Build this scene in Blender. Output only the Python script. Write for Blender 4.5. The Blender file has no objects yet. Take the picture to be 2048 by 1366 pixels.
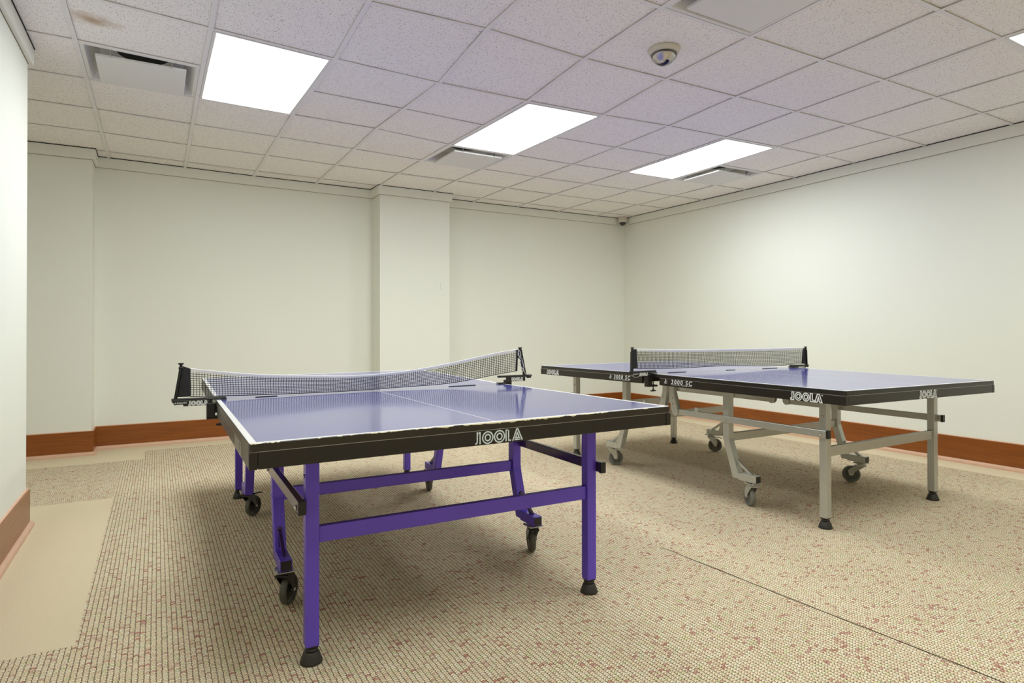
import bpy, bmesh, math, random
from mathutils import Vector, Matrix
random.seed(7)
S = bpy.context.scene
COL = S.collection

# ------------------------------------------------------------------ camera
cam_d = bpy.data.cameras.new('camera'); cam = bpy.data.objects.new('camera', cam_d); COL.objects.link(cam)
R_ = Vector((0.86845383, -0.49576784, -0.00148227)); U_ = Vector((-0.00230584, -0.00702898, 0.99997264)); F_ = Vector((0.49576469, 0.86842665, 0.0072475))
M = Matrix((R_, U_, -F_)).transposed().to_4x4(); M.translation = Vector((0, 0, 1.0706))
cam.matrix_world = M
cam_d.sensor_width = 36.0; cam_d.lens = 1243.37 / 2048 * 36.0
cam_d.shift_y = -(683 - 649.73) / 2048
cam_d.clip_start = 0.05; cam_d.clip_end = 60
S.camera = cam

# ------------------------------------------------------------------ world, exposure
w = bpy.data.worlds.new('world'); S.world = w; w.use_nodes = True
w.node_tree.nodes['Background'].inputs[0].default_value = (0.8, 0.85, 0.9, 1)
w.node_tree.nodes['Background'].inputs[1].default_value = 0.05
S.view_settings.view_transform = 'Standard'; S.view_settings.look = 'None'
S.view_settings.gamma = 1.0; S.view_settings.use_curve_mapping = False
S.view_settings.exposure = 0.34
LAMP = 15.0                      # radiance of the fluorescent diffusers
LAMP_COL = (0.955, 1.0, 0.985, 1)
try:
    S.cycles.use_denoising = True
    S.cycles.max_bounces = 14; S.cycles.diffuse_bounces = 8
    S.cycles.sample_clamp_indirect = 12
except Exception: pass

# ------------------------------------------------------------------ material helpers
def srgb(r, g, b):
    f = lambda c: (c/255/12.92) if c/255 <= .04045 else ((c/255+.055)/1.055)**2.4
    return (f(r), f(g), f(b), 1)
class NT:
    def __init__(s, name):
        s.m = bpy.data.materials.new(name); s.m.use_nodes = True; s.t = s.m.node_tree; s.n = s.t.nodes
        s.b = s.n['Principled BSDF']
    def new(s, t, **k):
        n = s.n.new(t)
        for a, v in k.items(): setattr(n, a, v)
        return n
    def l(s, a, b): s.t.links.new(a, b)
    def val(s, x, sock):
        if isinstance(x, (int, float)): sock.default_value = x
        elif isinstance(x, tuple): sock.default_value = x
        else: s.l(x, sock)
    def math(s, op, a, b=None, c=None, clamp=False):
        n = s.new('ShaderNodeMath', operation=op, use_clamp=clamp)
        s.val(a, n.inputs[0])
        if b is not None: s.val(b, n.inputs[1])
        if c is not None: s.val(c, n.inputs[2])
        return n.outputs[0]
    def mix(s, f, a, b):
        n = s.new('ShaderNodeMix', data_type='RGBA'); s.val(f, n.inputs[0]); s.val(a, n.inputs[6]); s.val(b, n.inputs[7]); return n.outputs[2]
    def coord(s, kind='Object'): return s.new('ShaderNodeTexCoord').outputs[kind]
    def mapping(s, v, sc=(1,1,1)):
        n = s.new('ShaderNodeMapping'); s.l(v, n.inputs[0]); n.inputs['Scale'].default_value = sc; return n.outputs[0]
    def noise(s, v, scale, detail=3, rough=.5):
        n = s.new('ShaderNodeTexNoise'); s.l(v, n.inputs['Vector']); n.inputs['Scale'].default_value = scale
        n.inputs['Detail'].default_value = detail; n.inputs['Roughness'].default_value = rough; return n.outputs[0]
    def ramp(s, f, stops):
        n = s.new('ShaderNodeValToRGB'); s.l(f, n.inputs[0]); e = n.color_ramp.elements
        while len(e) < len(stops): e.new(.5)
        for i, (p, c) in enumerate(stops): e[i].position = p; e[i].color = c
        return n.outputs[0]
    def bump(s, h, strength, dist):
        n = s.new('ShaderNodeBump'); s.l(h, n.inputs['Height']); n.inputs['Strength'].default_value = strength; n.inputs['Distance'].default_value = dist
        s.l(n.outputs[0], s.b.inputs['Normal'])
    def base(s, c): s.val(c, s.b.inputs['Base Color'])
    def set(s, rough=None, metal=None, spec=None, coat=None):
        if rough is not None: s.val(rough, s.b.inputs['Roughness'])
        if metal is not None: s.val(metal, s.b.inputs['Metallic'])
        if spec is not None: s.b.inputs['Specular IOR Level'].default_value = spec
        if coat is not None: s.b.inputs['Coat Weight'].default_value = coat; s.b.inputs['Coat Roughness'].default_value = .08
def simple(name, col, rough=.5, metal=0., spec=.5, nz=.06, nscale=30, coat=None, bump=0.):
    t = NT(name); c = t.coord(); n = t.noise(c, nscale, 3)
    d = tuple(max(0, x*(1-nz)) for x in col[:3])+(1,); e = tuple(min(1, x*(1+nz)) for x in col[:3])+(1,)
    t.base(t.mix(n, d, e)); t.set(rough, metal, spec, coat)
    if bump: t.bump(n, bump, .002)
    return t.m

# walls: fine vinyl wall covering
def wall_mat():
    t = NT('wall_covering'); c = t.coord('Object')
    n1 = t.noise(t.mapping(c, (1, 1, 6)), 90, 4); n2 = t.noise(c, 1.3, 2)
    t.base(t.mix(n2, (0.765, 0.78, 0.705, 1), (0.79, 0.805, 0.73, 1))); t.set(.62, 0, .3)
    t.bump(n1, .25, .0015); return t.m
def tile_mat():
    t = NT('acoustic_tile'); c = t.coord('Object'); 
    base = t.mix(t.noise(c, 260, 3), (0.86, 0.835, 0.80, 1), (0.93, 0.91, 0.88, 1))
    def pits(scale, thr, dens):
        v = t.new('ShaderNodeTexVoronoi'); t.l(c, v.inputs['Vector']); v.inputs['Scale'].default_value = scale
        near = t.math('LESS_THAN', v.outputs['Distance'], thr)
        sep = t.new('ShaderNodeSeparateColor'); t.l(v.outputs['Color'], sep.inputs[0])
        return t.math('MULTIPLY', near, t.math('LESS_THAN', sep.outputs[0], dens))
    p = t.math('MAXIMUM', pits(75, .19, .55), pits(170, .25, .5))
    base = t.mix(t.math('MULTIPLY', p, .85), base, (0.13, 0.11, 0.10, 1))
    # water stains with a shape of their own
    def blot(base, cx, cy, rx, ry, col, amt):
        s = t.new('ShaderNodeSeparateXYZ'); t.l(c, s.inputs[0])
        dx = t.math('DIVIDE', t.math('SUBTRACT', s.outputs[0], cx), rx); dy = t.math('DIVIDE', t.math('SUBTRACT', s.outputs[1], cy), ry)
        d = t.math('SQRT', t.math('ADD', t.math('MULTIPLY', dx, dx), t.math('MULTIPLY', dy, dy)))
        d = t.math('ADD', d, t.math('MULTIPLY', t.math('SUBTRACT', t.noise(c, 14, 4), .5), 1.4))
        f = t.math('MULTIPLY', t.math('SUBTRACT', 1.0, d, clamp=True), amt, clamp=True)
        return t.mix(f, base, col)
    base = blot(base, -.28, 3.68, .13, .10, (0.50, 0.37, 0.25, 1), 1.0)
    base = blot(base, 2.34, 2.10, .28, .035, (0.13, 0.08, 0.04, 1), 1.6)
    t.base(base); t.set(.9, 0, .2)
    t.bump(t.math('SUBTRACT', t.noise(c, 180, 3), p), .35, .002); return t.m
def tee_mat():
    t = NT('grid_metal'); c = t.coord('Object'); n = t.noise(c, 3, 3)
    r = t.noise(c, 7, 4, .7)
    b = t.mix(n, (0.74, 0.73, 0.73, 1), (0.84, 0.83, 0.82, 1))
    b = t.mix(t.math('MULTIPLY', t.math('SUBTRACT', r, .62, clamp=True), 4, clamp=True), b, (0.42, 0.33, 0.20, 1))
    t.base(b); t.set(.45, 0, .4); return t.m
def wood_mat():
    t = NT('baseboard_wood'); c = t.coord('Object')
    g = t.noise(t.mapping(c, (1.2, 1.2, 26)), 3.2, 6, .62); g2 = t.noise(t.mapping(c, (.5, .5, 5)), 2.2, 3)
    col = t.ramp(g, [(.25, (0.15, 0.040, 0.006, 1)), (.5, (0.235, 0.066, 0.009, 1)), (.75, (0.31, 0.095, 0.015, 1))])
    col = t.mix(t.math('MULTIPLY', g2, .5), col, (0.25, 0.072, 0.010, 1))
    v = t.new('ShaderNodeTexVoronoi'); t.l(c, v.inputs['Vector']); v.inputs['Scale'].default_value = 7
    sep = t.new('ShaderNodeSeparateColor'); t.l(v.outputs['Color'], sep.inputs[0])
    nick = t.math('MULTIPLY', t.math('LESS_THAN', v.outputs['Distance'], .045), t.math('LESS_THAN', sep.outputs[1], .45))
    col = t.mix(nick, col, (0.75, 0.62, 0.5, 1))
    t.base(col); t.set(.28, 0, .5); t.bump(g, .06, .001); return t.m
def carpet_loop(name, rot):
    t = NT(name); c = t.coord('Object'); s = t.new('ShaderNodeSeparateXYZ'); t.l(c, s.inputs[0])
    X, Y = (s.outputs[1], s.outputs[0]) if rot else (s.outputs[0], s.outputs[1])
    wob = t.math('MULTIPLY', t.math('SUBTRACT', t.noise(c, 60, 2), .5), .5)
    u = t.math('ADD', t.math('MULTIPLY', X, 1/.0165), wob); ui = t.math('FLOOR', u); uf = t.math('SUBTRACT', t.math('SUBTRACT', u, ui), .5)
    wn0 = t.new('ShaderNodeTexWhiteNoise', noise_dimensions='1D'); t.l(ui, wn0.inputs['W'])
    v = t.math('ADD', t.math('MULTIPLY', Y, 1/.0105), t.math('ADD', t.math('MULTIPLY', t.math('ABSOLUTE', uf), 1.2), t.math('MULTIPLY', wn0.outputs[0], .6)))
    v = t.math('ADD', v, wob)
    vi = t.math('FLOOR', v); vf = t.math('SUBTRACT', t.math('SUBTRACT', v, vi), .5)
    q = lambda a, k: t.math('SUBTRACT', 1.0, t.math('POWER', t.math('ABSOLUTE', t.math('MULTIPLY', a, 2.0)), k))
    h = t.math('MULTIPLY', q(uf, 3.0), q(vf, 1.7))
    u2 = t.math('SUBTRACT', t.math('FRACT', t.math('ADD', t.math('MULTIPLY', u, 2.0), t.math('MULTIPLY', vf, .5))), .5)
    h = t.math('MULTIPLY', h, t.math('SUBTRACT', 1.0, t.math('MULTIPLY', t.math('POWER', t.math('ABSOLUTE', t.math('MULTIPLY', u2, 2.0)), 5.0), .75)))
    spk = t.noise(c, 330, 2, .6)
    h = t.math('ADD', h, t.math('MULTIPLY', t.math('SUBTRACT', spk, .5), 1.1))
    cx = t.new('ShaderNodeCombineXYZ'); t.l(ui, cx.inputs[0]); t.l(vi, cx.inputs[1])
    wn = t.new('ShaderNodeTexWhiteNoise', noise_dimensions='2D'); t.l(cx.outputs[0], wn.inputs['Vector'])
    clus = t.noise(c, 14, 3, .7)
    k = t.math('ADD', wn.outputs[0], t.math('MULTIPLY', t.math('SUBTRACT', clus, .5), .45))
    col = t.ramp(k, [(0.0, (0.58, 0.28, 0.22, 1)), (.05, (0.70, 0.46, 0.36, 1)), (.12, (0.84, 0.68, 0.47, 1)), (.5, (0.90, 0.76, 0.53, 1)), (.85, (0.92, 0.84, 0.64, 1)), (.97, (0.74, 0.72, 0.42, 1)), (1.0, (0.76, 0.72, 0.42, 1))])
    gap = t.math('SUBTRACT', 1.0, t.math('MULTIPLY', h, 2.3), clamp=True)
    col = t.mix(gap, col, (0.085, 0.045, 0.014, 1))  # darker fibre and shade between loops, both put into the colour
    t.base(col); t.set(.95, 0, .15); t.bump(h, .6, .005)
    return t.m
def carpet_tan():
    t = NT('plain_tan_carpet'); c = t.coord('Object')
    col = t.mix(t.noise(c, 230, 3, .6), (0.55, 0.46, 0.30, 1), (0.86, 0.75, 0.54, 1)); col = t.mix(t.math('MULTIPLY', t.noise(c, 2.5, 3), .3), col, (0.62, 0.54, 0.38, 1))
    t.base(col); t.set(.95, 0, .15); t.bump(t.noise(c, 260, 3), .5, .004); return t.m
def edge_mat(name, col, chips):
    t = NT(name); c = t.coord('Object'); n = t.noise(c, 45, 3)
    b = t.mix(n, tuple(x*.8 for x in col[:3])+(1,), tuple(x*1.25 for x in col[:3])+(1,))
    if chips:
        s = t.new('ShaderNodeSeparateXYZ'); t.l(c, s.inputs[0])
        hgt = t.math('MULTIPLY', t.math('SUBTRACT', s.outputs[2], t.math('ADD', .7605, t.math('MULTIPLY', t.math('DIVIDE', s.outputs[0], .7625), .0055))), 260.0)
        zone = t.math('SUBTRACT', 1.0, t.math('MULTIPLY', t.math('ABSOLUTE', t.math('SUBTRACT', s.outputs[0], .1)), 1.9), clamp=True)
        f = t.math('ADD', hgt, t.math('MULTIPLY', t.math('SUBTRACT', t.noise(c, 26, 6, .7), .52), 6.0))
        f = t.math('ADD', f, t.math('MULTIPLY', t.math('SUBTRACT', zone, .55), 1.6))
        front = t.math('LESS_THAN', s.outputs[1], -1.36)
        b = t.mix(t.math('MULTIPLY', t.math('GREATER_THAN', f, .35), front), b, (0.66, 0.60, 0.40, 1))
    t.base(b); t.set(.33, 0, .5); return t.m

MW = wall_mat(); MTILE = tile_mat(); MTEE = tee_mat(); MWOOD = wood_mat()
MSHOE = simple('shoe_moulding_wood', (0.66, 0.42, 0.29, 1), .4, nz=.12, nscale=12)
MCROWN = simple('trim_paint', (0.78, 0.79, 0.715, 1), .5, spec=.35, nz=.03)
MLOOP = carpet_loop('patterned_loop_carpet', False); MLOOP2 = carpet_loop('patterned_loop_carpet_turned', True); MTAN = carpet_tan()
MSEAM = simple('carpet_seam_gap', (0.055, 0.035, 0.015, 1), .9)
MBLUE = simple('blue_playing_surface', (0.075, 0.086, 0.44, 1), .18, spec=.7, nz=.05, nscale=200, coat=.55)
MBLUE2 = simple('blue_playing_surface_worn', (0.078, 0.090, 0.44, 1), .17, spec=.8, nz=.05, nscale=200, coat=.65)
MLINE = simple('white_line_paint', (0.80, 0.80, 0.80, 1), .3, spec=.5)
MEDGE1 = edge_mat('chipped_black_edge', (0.020, 0.014, 0.007, 1), True)
MEDGE2 = edge_mat('black_edge', (0.012, 0.010, 0.007, 1), False)
MAPR = edge_mat('black_apron_enamel', (0.012, 0.009, 0.005, 1), False)
MBOARD = simple('brown_underside', (0.16, 0.09, 0.035, 1), .7, nz=.2)
MPURP = simple('purple_enamel', (0.135, 0.075, 0.64, 1), .27, metal=.35, spec=.6, nz=.08, nscale=9)
MPDARK = simple('dark_purple_enamel', (0.04, 0.018, 0.09, 1), .16, spec=.8, nz=.1, nscale=9)
MGREY = simple('grey_silver_enamel', (0.52, 0.53, 0.49, 1), .34, metal=.6, spec=.5, nz=.06, nscale=14)
MRUB = simple('black_rubber', (0.022, 0.019, 0.014, 1), .55, nz=.2)
MTYREG = simple('grey_rubber', (0.20, 0.20, 0.17, 1), .6, nz=.1)
MTYRED = simple('dark_grey_rubber', (0.085, 0.085, 0.065, 1), .5, nz=.1)
MPLAS = simple('black_plastic', (0.012, 0.011, 0.010, 1), .35, nz=.1)
MHUBG = simple('grey_plastic_hub', (0.30, 0.29, 0.26, 1), .45, nz=.05)
MHUBD = simple('dark_plastic_hub', (0.05, 0.045, 0.035, 1), .4, nz=.1)
MSTEEL = simple('zinc_steel', (0.55, 0.54, 0.50, 1), .3, metal=.9, nz=.1)
MCORD = simple('black_net_cord', (0.018, 0.018, 0.020, 1), .8)
MTAPE = simple('white_net_tape', (0.78, 0.78, 0.78, 1), .8, nz=.03)
MINK = simple('white_ink', (0.78, 0.80, 0.80, 1), .5, nz=.05)
MINKW = simple('worn_white_ink', (0.60, 0.66, 0.66, 1), .6, nz=.5, nscale=160)
MINKF = simple('faded_grey_ink', (0.50, 0.46, 0.38, 1), .6, nz=.3, nscale=120)
MREV = simple('shadow_gap_reveal', (0.50, 0.47, 0.42, 1), .8, nz=.5, nscale=5)
MREV2 = simple('brown_shadow_line', (0.22, 0.18, 0.11, 1), .8, nz=.2)
MWHITE = simple('white_enamel', (0.72, 0.72, 0.70, 1), .4, spec=.4, nz=.02)
MDUCT = simple('dark_duct_and_gap', (0.012, 0.011, 0.010, 1), .8)
MDOME = simple('smoked_dome', (0.02, 0.02, 0.022, 1), .06, spec=.8)
MBEIGE = simple('cream_plastic', (0.62, 0.58, 0.48, 1), .4, nz=.04)
MCHROME = simple('mirror_reflector', (0.62, 0.60, 0.57, 1), .3, metal=1., nz=.3, nscale=40)
def glass_mat():
    t = NT('clear_plastic'); t.base((1, 1, 1, 1)); t.set(.03, 0, .5); t.b.inputs['Transmission Weight'].default_value = 1; t.b.inputs['IOR'].default_value = 1.3
    return t.m
MGLASS = glass_mat()
def lamp_mat(power=1.0):
    t = NT('fluorescent_diffuser'); c = t.coord('Object')
    t.base((.9, .9, .9, 1)); s = t.new('ShaderNodeSeparateXYZ'); t.l(c, s.inputs[0])
    wv = t.math('SINE', t.math('MULTIPLY', s.outputs[0], 420)); wv2 = t.math('SINE', t.math('MULTIPLY', s.outputs[1], 420))
    st = t.math('MULTIPLY', t.math('ADD', 1.0, t.math('MULTIPLY', t.math('MULTIPLY', wv, wv2), .12)), LAMP*power)
    t.b.inputs['Emission Color'].default_value = LAMP_COL; t.l(st, t.b.inputs['Emission Strength'])
    return t.m
MLAMP = lamp_mat(); MLAMP_DIM = lamp_mat(.60)      # the rear row is dimmed to keep the side walls from overexposing

# ------------------------------------------------------------------ mesh helpers
class MB:
    def __init__(s): s.bm = bmesh.new()
    def _tag(s, vs, mi):
        fs = set()
        for v in vs:
            for f in v.link_faces: fs.add(f)
        for f in fs: f.material_index = mi
    def box(s, x0, x1, y0, y1, z0, z1, bev=0., mi=0, T=None):
        g = bmesh.ops.create_cube(s.bm, size=1); vs = g['verts']
        for v in vs:
            v.co = Vector(((x0+x1)/2+v.co.x*(x1-x0), (y0+y1)/2+v.co.y*(y1-y0), (z0+z1)/2+v.co.z*(z1-z0)))
        if T: 
            for v in vs: v.co = T @ v.co
        s._tag(vs, mi)
        if bev:
            es = list({e for v in vs for e in v.link_edges})
            bmesh.ops.bevel(s.bm, geom=es, offset=bev, segments=2, profile=.5, affect='EDGES', material=-1)
        return s
    def prism(s, pts, axis, a0, a1, mi=0):
        # pts: 2D outline, extruded along axis ('x','y','z')
        def mk(p, a):
            if axis == 'x': return (a, p[0], p[1])
            if axis == 'y': return (p[0], a, p[1])
            return (p[0], p[1], a)
        A = [s.bm.verts.new(mk(p, a0)) for p in pts]; B = [s.bm.verts.new(mk(p, a1)) for p in pts]
        n = len(pts); fs = [s.bm.faces.new(A), s.bm.faces.new(B[::-1])]
        for i in range(n): fs.append(s.bm.faces.new((A[i], B[i], B[(i+1) % n], A[(i+1) % n])))
        for f in fs: f.material_index = mi
        bmesh.ops.recalc_face_normals(s.bm, faces=fs); return s
    def bar(s, p, q, w, h, up=(0, 0, 1), bev=0., mi=0):
        # box-section bar from p to q : w across, h along 'up'
        p, q = Vector(p), Vector(q); d = (q-p); L = d.length; d.normalize(); up = Vector(up); x = d.cross(up).normalized(); z = x.cross(d).normalized()
        T = Matrix((x, d, z)).transposed().to_4x4(); T.translation = (p+q)/2
        return s.box(-w/2, w/2, -L/2, L/2, -h/2, h/2, bev, mi, T)
    def lathe(s, prof, c=(0, 0, 0), n=24, mi=0, axis=None, smooth=True):
        # prof: (r,z) list; revolve around axis through c
        T = Matrix.Translation(Vector(c))
        if axis is not None: T = T @ Vector((0, 0, 1)).rotation_difference(Vector(axis)).to_matrix().to_4x4()
        rings = []
        for r, z in prof:
            if r < 1e-6: rings.append([s.bm.verts.new(T @ Vector((0, 0, z)))])
            else: rings.append([s.bm.verts.new(T @ Vector((r*math.cos(2*math.pi*i/n), r*math.sin(2*math.pi*i/n), z))) for i in range(n)])
        fs = []
        for a, b in zip(rings, rings[1:]):
            for i in range(n):
                j = (i+1) % n
                if len(a) == 1 and len(b) == 1: continue
                if len(a) == 1: fs.append(s.bm.faces.new((a[0], b[j], b[i])))
                elif len(b) == 1: fs.append(s.bm.faces.new((a[i], a[j], b[0])))
                else: fs.append(s.bm.faces.new((a[i], a[j], b[j], b[i])))
        if len(rings[0]) > 1: fs.append(s.bm.faces.new(rings[0][::-1]))
        if len(rings[-1]) > 1: fs.append(s.bm.faces.new(rings[-1]))
        for f in fs: f.material_index = mi; f.smooth = smooth and len(f.verts) <= 4
        bmesh.ops.recalc_face_normals(s.bm, faces=fs); return s
    def tube(s, pts, r, n=6, mi=0):
        pts = [Vector(p) for p in pts]; rings = []
        for i, p in enumerate(pts):
            d = (pts[min(i+1, len(pts)-1)]-pts[max(i-1, 0)]).normalized()
            a = d.orthogonal().normalized() if abs(d.z) > .9 else d.cross(Vector((0, 0, 1))).normalized(); b = d.cross(a)
            rings.append([s.bm.verts.new(p+a*r*math.cos(2*math.pi*k/n)+b*r*math.sin(2*math.pi*k/n)) for k in range(n)])
        for A, B in zip(rings, rings[1:]):
            for k in range(n): f = s.bm.faces.new((A[k], A[(k+1) % n], B[(k+1) % n], B[k])); f.material_index = mi; f.smooth = n > 4
        s.bm.faces.new(rings[0][::-1]).material_index = mi; s.bm.faces.new(rings[-1]).material_index = mi; return s
    def poly(s, pts, mi=0):
        f = s.bm.faces.new([s.bm.verts.new(p) for p in pts]); f.material_index = mi; return s
    def warp(s, fn):
        for v in s.bm.verts: v.co = Vector(fn(v.co))
        return s
    def obj(s, name, mats, parent=None, loc=None):
        me = bpy.data.meshes.new(name); s.bm.normal_update(); s.bm.to_mesh(me); s.bm.free()
        for m in (mats if isinstance(mats, (list, tuple)) else [mats]): me.materials.append(m)
        o = bpy.data.objects.new(name, me); COL.objects.link(o)
        if parent is not None: o.parent = parent
        if loc is not None: o.location = loc
        return o
def tag(o, label, cat, group=None):
    o['label'] = label; o['category'] = cat
    if group: o['group'] = group
    return o
def thing(name, label, cat, loc=(0, 0, 0), rz=0, group=None):
    o = bpy.data.objects.new(name, None); COL.objects.link(o); o.location = loc; o.rotation_euler = (0, 0, rz); o.empty_display_size = .1
    return tag(o, label, cat, group)
def struct(o): o['kind'] = 'structure'; return o

# ------------------------------------------------------------------ room shell
HC = 2.5858                                    # nominal ceiling height
GX, GY, T2 = -0.3824, 3.4005, 0.6096           # origin and pitch of the ceiling grid
DZ = {-9:[5]*15, -8:[5]*15, -7:[5]*15, -6:[5]*15, -5:[5]*15,
 -4:[5,5,4,3,3,2,3,4,6,11,13,11,10,8,8], -3:[6,5,4,1,-1,-1,0,1,5,18,25,17,14,11,10], -2:[7,6,3,0,-5,-6,-2,-6,-4,3,12,17,19,13,10],
 -1:[9,8,5,-2,-13,-16,3,-18,-10,-5,3,8,11,10,9], 0:[13,12,9,1,-27,-49,-62,-58,-44,-23,-12,1,9,7,6], 1:[18,18,20,24,8,-20,-26,-40,-33,-26,-15,-7,-1,2,3],
 2:[22,23,26,31,23,16,11,-20,-21,-24,-14,-11,-4,0,1], 3:[26,27,29,32,22,19,11,-3,-4,-9,-7,-5,-3,0,1], 4:[28,29,32,35,23,21,13,11,10,4,0,0,2,1,1],
 5:[30,31,33,37,27,17,16,12,9,5,3,2,2,2,2], 6:[30,31,32,31,26,20,16,12,9,6,4,3,2,2,2]}
def dz(x, y):                                  # the old grid sags a few centimetres between its hangers
    a = (x-GX)/T2+3; b = (y-GY)/T2
    a = min(max(a, 0), 13.999); b = min(max(b, -9), 5.999); i, j = int(a), math.floor(b); fa, fb = a-i, b-j
    g = lambda i, j: DZ[j][i]/1000
    return (g(i, j)*(1-fa)+g(i+1, j)*fa)*(1-fb)+(g(i, j+1)*(1-fa)+g(i+1, j+1)*fa)*fb
def cw(co): return (co.x, co.y, co.z+dz(co.x, co.y))
XL, XR, YB, YF, YC = -0.615, 5.593, 6.686, -1.5, 4.235
XREC, YCOL, XCOL, YP, XP0, XP1 = -1.75, 6.42, -0.487, 6.42, 2.052, 2.856
PATH = [(XL, YF), (XL, YC), (XREC, YC), (XREC, YCOL), (XCOL, YCOL), (XCOL, YB), (XP0, YB), (XP0, YP), (XP1, YP), (XP1, YB), (XR, YB), (XR, YF)]
def inset(d):
    n = len(PATH); out = []
    for i in range(n):
        p0, p1, p2 = (Vector(PATH[(i+k) % n]) for k in (-1, 0, 1))
        d1 = (p1-p0).normalized(); d2 = (p2-p1).normalized(); n1 = Vector((d1.y, -d1.x)); n2 = Vector((d2.y, -d2.x))
        out.append((p1.x+d*(n1.x+n2.x), p1.y+d*(n1.y+n2.y)))
    return out
def sweep(name, idx, prof, mat, parent=None, warp=None, sub=False):
    # prof: list of (inset, z); idx: list of path segment starts
    mb = MB(); rings = [inset(d) for d, z in prof]; n = len(PATH)
    for i in idx:
        j = (i+1) % n; L = (Vector(PATH[i])-Vector(PATH[j])).length; k = max(1, int(L/.3)) if sub else 1
        rows = []
        for s_ in range(k+1):
            f = s_/k; rows.append([mb.bm.verts.new((r[i][0]*(1-f)+r[j][0]*f, r[i][1]*(1-f)+r[j][1]*f, z)) for r, (d, z) in zip(rings, prof)])
        m = len(prof)
        for A, B in zip(rows, rows[1:]):
            for q in range(m): mb.bm.faces.new((A[q], A[(q+1) % m], B[(q+1) % m], B[q]))
        mb.bm.faces.new(rows[0][::-1]); mb.bm.faces.new(rows[-1])
    bmesh.ops.recalc_face_normals(mb.bm, faces=mb.bm.faces)
    if warp: mb.warp(warp)
    return mb.obj(name, mat, parent)
WT = 2.78
struct(MB().box(XREC-.15, XL, YF-.15, YC, -.02, WT).obj('wall_left', MW))
struct(MB().box(XREC-.15, XREC, YC, YCOL, -.02, WT).obj('wall_left_recess', MW))
struct(MB().box(XREC-.15, XCOL, YCOL, YB+.15, -.02, WT).obj('wall_left_column', MW))
struct(MB().box(XCOL, XR+.15, YB, YB+.15, -.02, WT).obj('wall_back', MW))
pil = struct(MB().box(XP0, XP1, YP, YB, -.02, WT).obj('wall_pilaster', MW))
struct(MB().box(XR, XR+.15, YF-.15, YB, -.02, WT).obj('wall_right', MW))
struct(MB().box(XL, XR, YF-.15, YF, -.02, WT).obj('wall_front', MW))
# floor: patterned loop carpet with plain tan carpet let in at the walls
fl = MB()
XB = [XREC, -.24, -.097, 5.30, XR]; 
def rect(x0, x1, y0, y1, mi): fl.poly([(x0, y0, 0), (x1, y0, 0), (x1, y1, 0), (x0, y1, 0)], mi)
rect(XREC, -.24, YF, 2.575, 0); rect(XREC, -.24, 2.575, 4.715, 2); rect(XREC, -.24, 4.715, 6.0, 1); rect(XREC, -.24, 6.0, YB, 2)
rect(-.24, -.097, YF, 6.0, 0); rect(-.24, -.097, 6.0, YB, 2)
rect(-.097, 5.30, YF, 6.405, 0); rect(-.097, 5.30, 6.405, YB, 2); rect(5.30, XR, YF, YB, 2)
floor = struct(fl.obj('floor', [MLOOP, MLOOP2, MTAN]))
sm = MB(); pts = [(2.135, 2.295), (2.148, 2.29), (2.156, 2.24), (2.16, 2.1)]
y = 2.0
while y > YF+.05: pts.append((2.165+.0022*math.sin(y*7)+(2.0-y)*.055, y)); y -= .1
for i, (a, b) in enumerate(zip(pts, pts[1:])):
    w0 = .0012 if i < 3 else .0026; w1 = .0012 if i < 2 else .0026
    sm.poly([(a[0]-w0, a[1], .0012), (a[0]+w0, a[1], .0012), (b[0]+w1, b[1], .0012), (b[0]-w1, b[1], .0012)])
sm.obj('carpet_seam', MSEAM, floor)

# trims: crown boards follow the ceiling, wood baseboards with a shoe moulding
CR = [(0, HC-.088), (.022, HC-.088), (.024, HC-.086), (.024, HC+.02), (0, HC+.02)]
SIDES = [('left', [0, 1]), ('left_recess', [2]), ('left_column', [3, 4]), ('back', [5, 9]), ('pilaster', [6, 7, 8]), ('right', [10]), ('front', [11])]
for k, (nm, idx) in enumerate(SIDES):
    struct(sweep('trim_%d' % (k+1), idx, CR, MCROWN, warp=cw, sub=True))
    sweep('shadow_line', idx, [(.0, HC-.0905), (.0035, HC-.0905), (.0035, HC-.088), (.0, HC-.088)], MREV2, bpy.data.objects['trim_%d' % (k+1)], warp=cw, sub=True)  # brown strip modelled as the shadow line under the crown
    b = struct(sweep('baseboard_'+nm, idx, [(0, 0), (.016, 0), (.016, .202), (.011, .2065), (0, .2065)], MWOOD))
    sweep('shoe_moulding', idx, [(.016, 0), (.034, 0), (.034, .012), (.031, .022), (.024, .029), (.016, .031)], MSHOE, b)
    sweep('highlight_line', idx, [(0, .2065), (.010, .2065), (.009, .2095), (0, .212)], MSHOE, b)  # pale strip standing in for light reflecting along the baseboard top
# scratch mark on the pilaster and scuffs on the right wall
MB().tube([(2.752, YP-.0006, 1.60), (2.748, YP-.0006, 1.55), (2.753, YP-.0006, 1.51)], .0018, 5).obj('scratch_mark', MBEIGE, pil)

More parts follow.
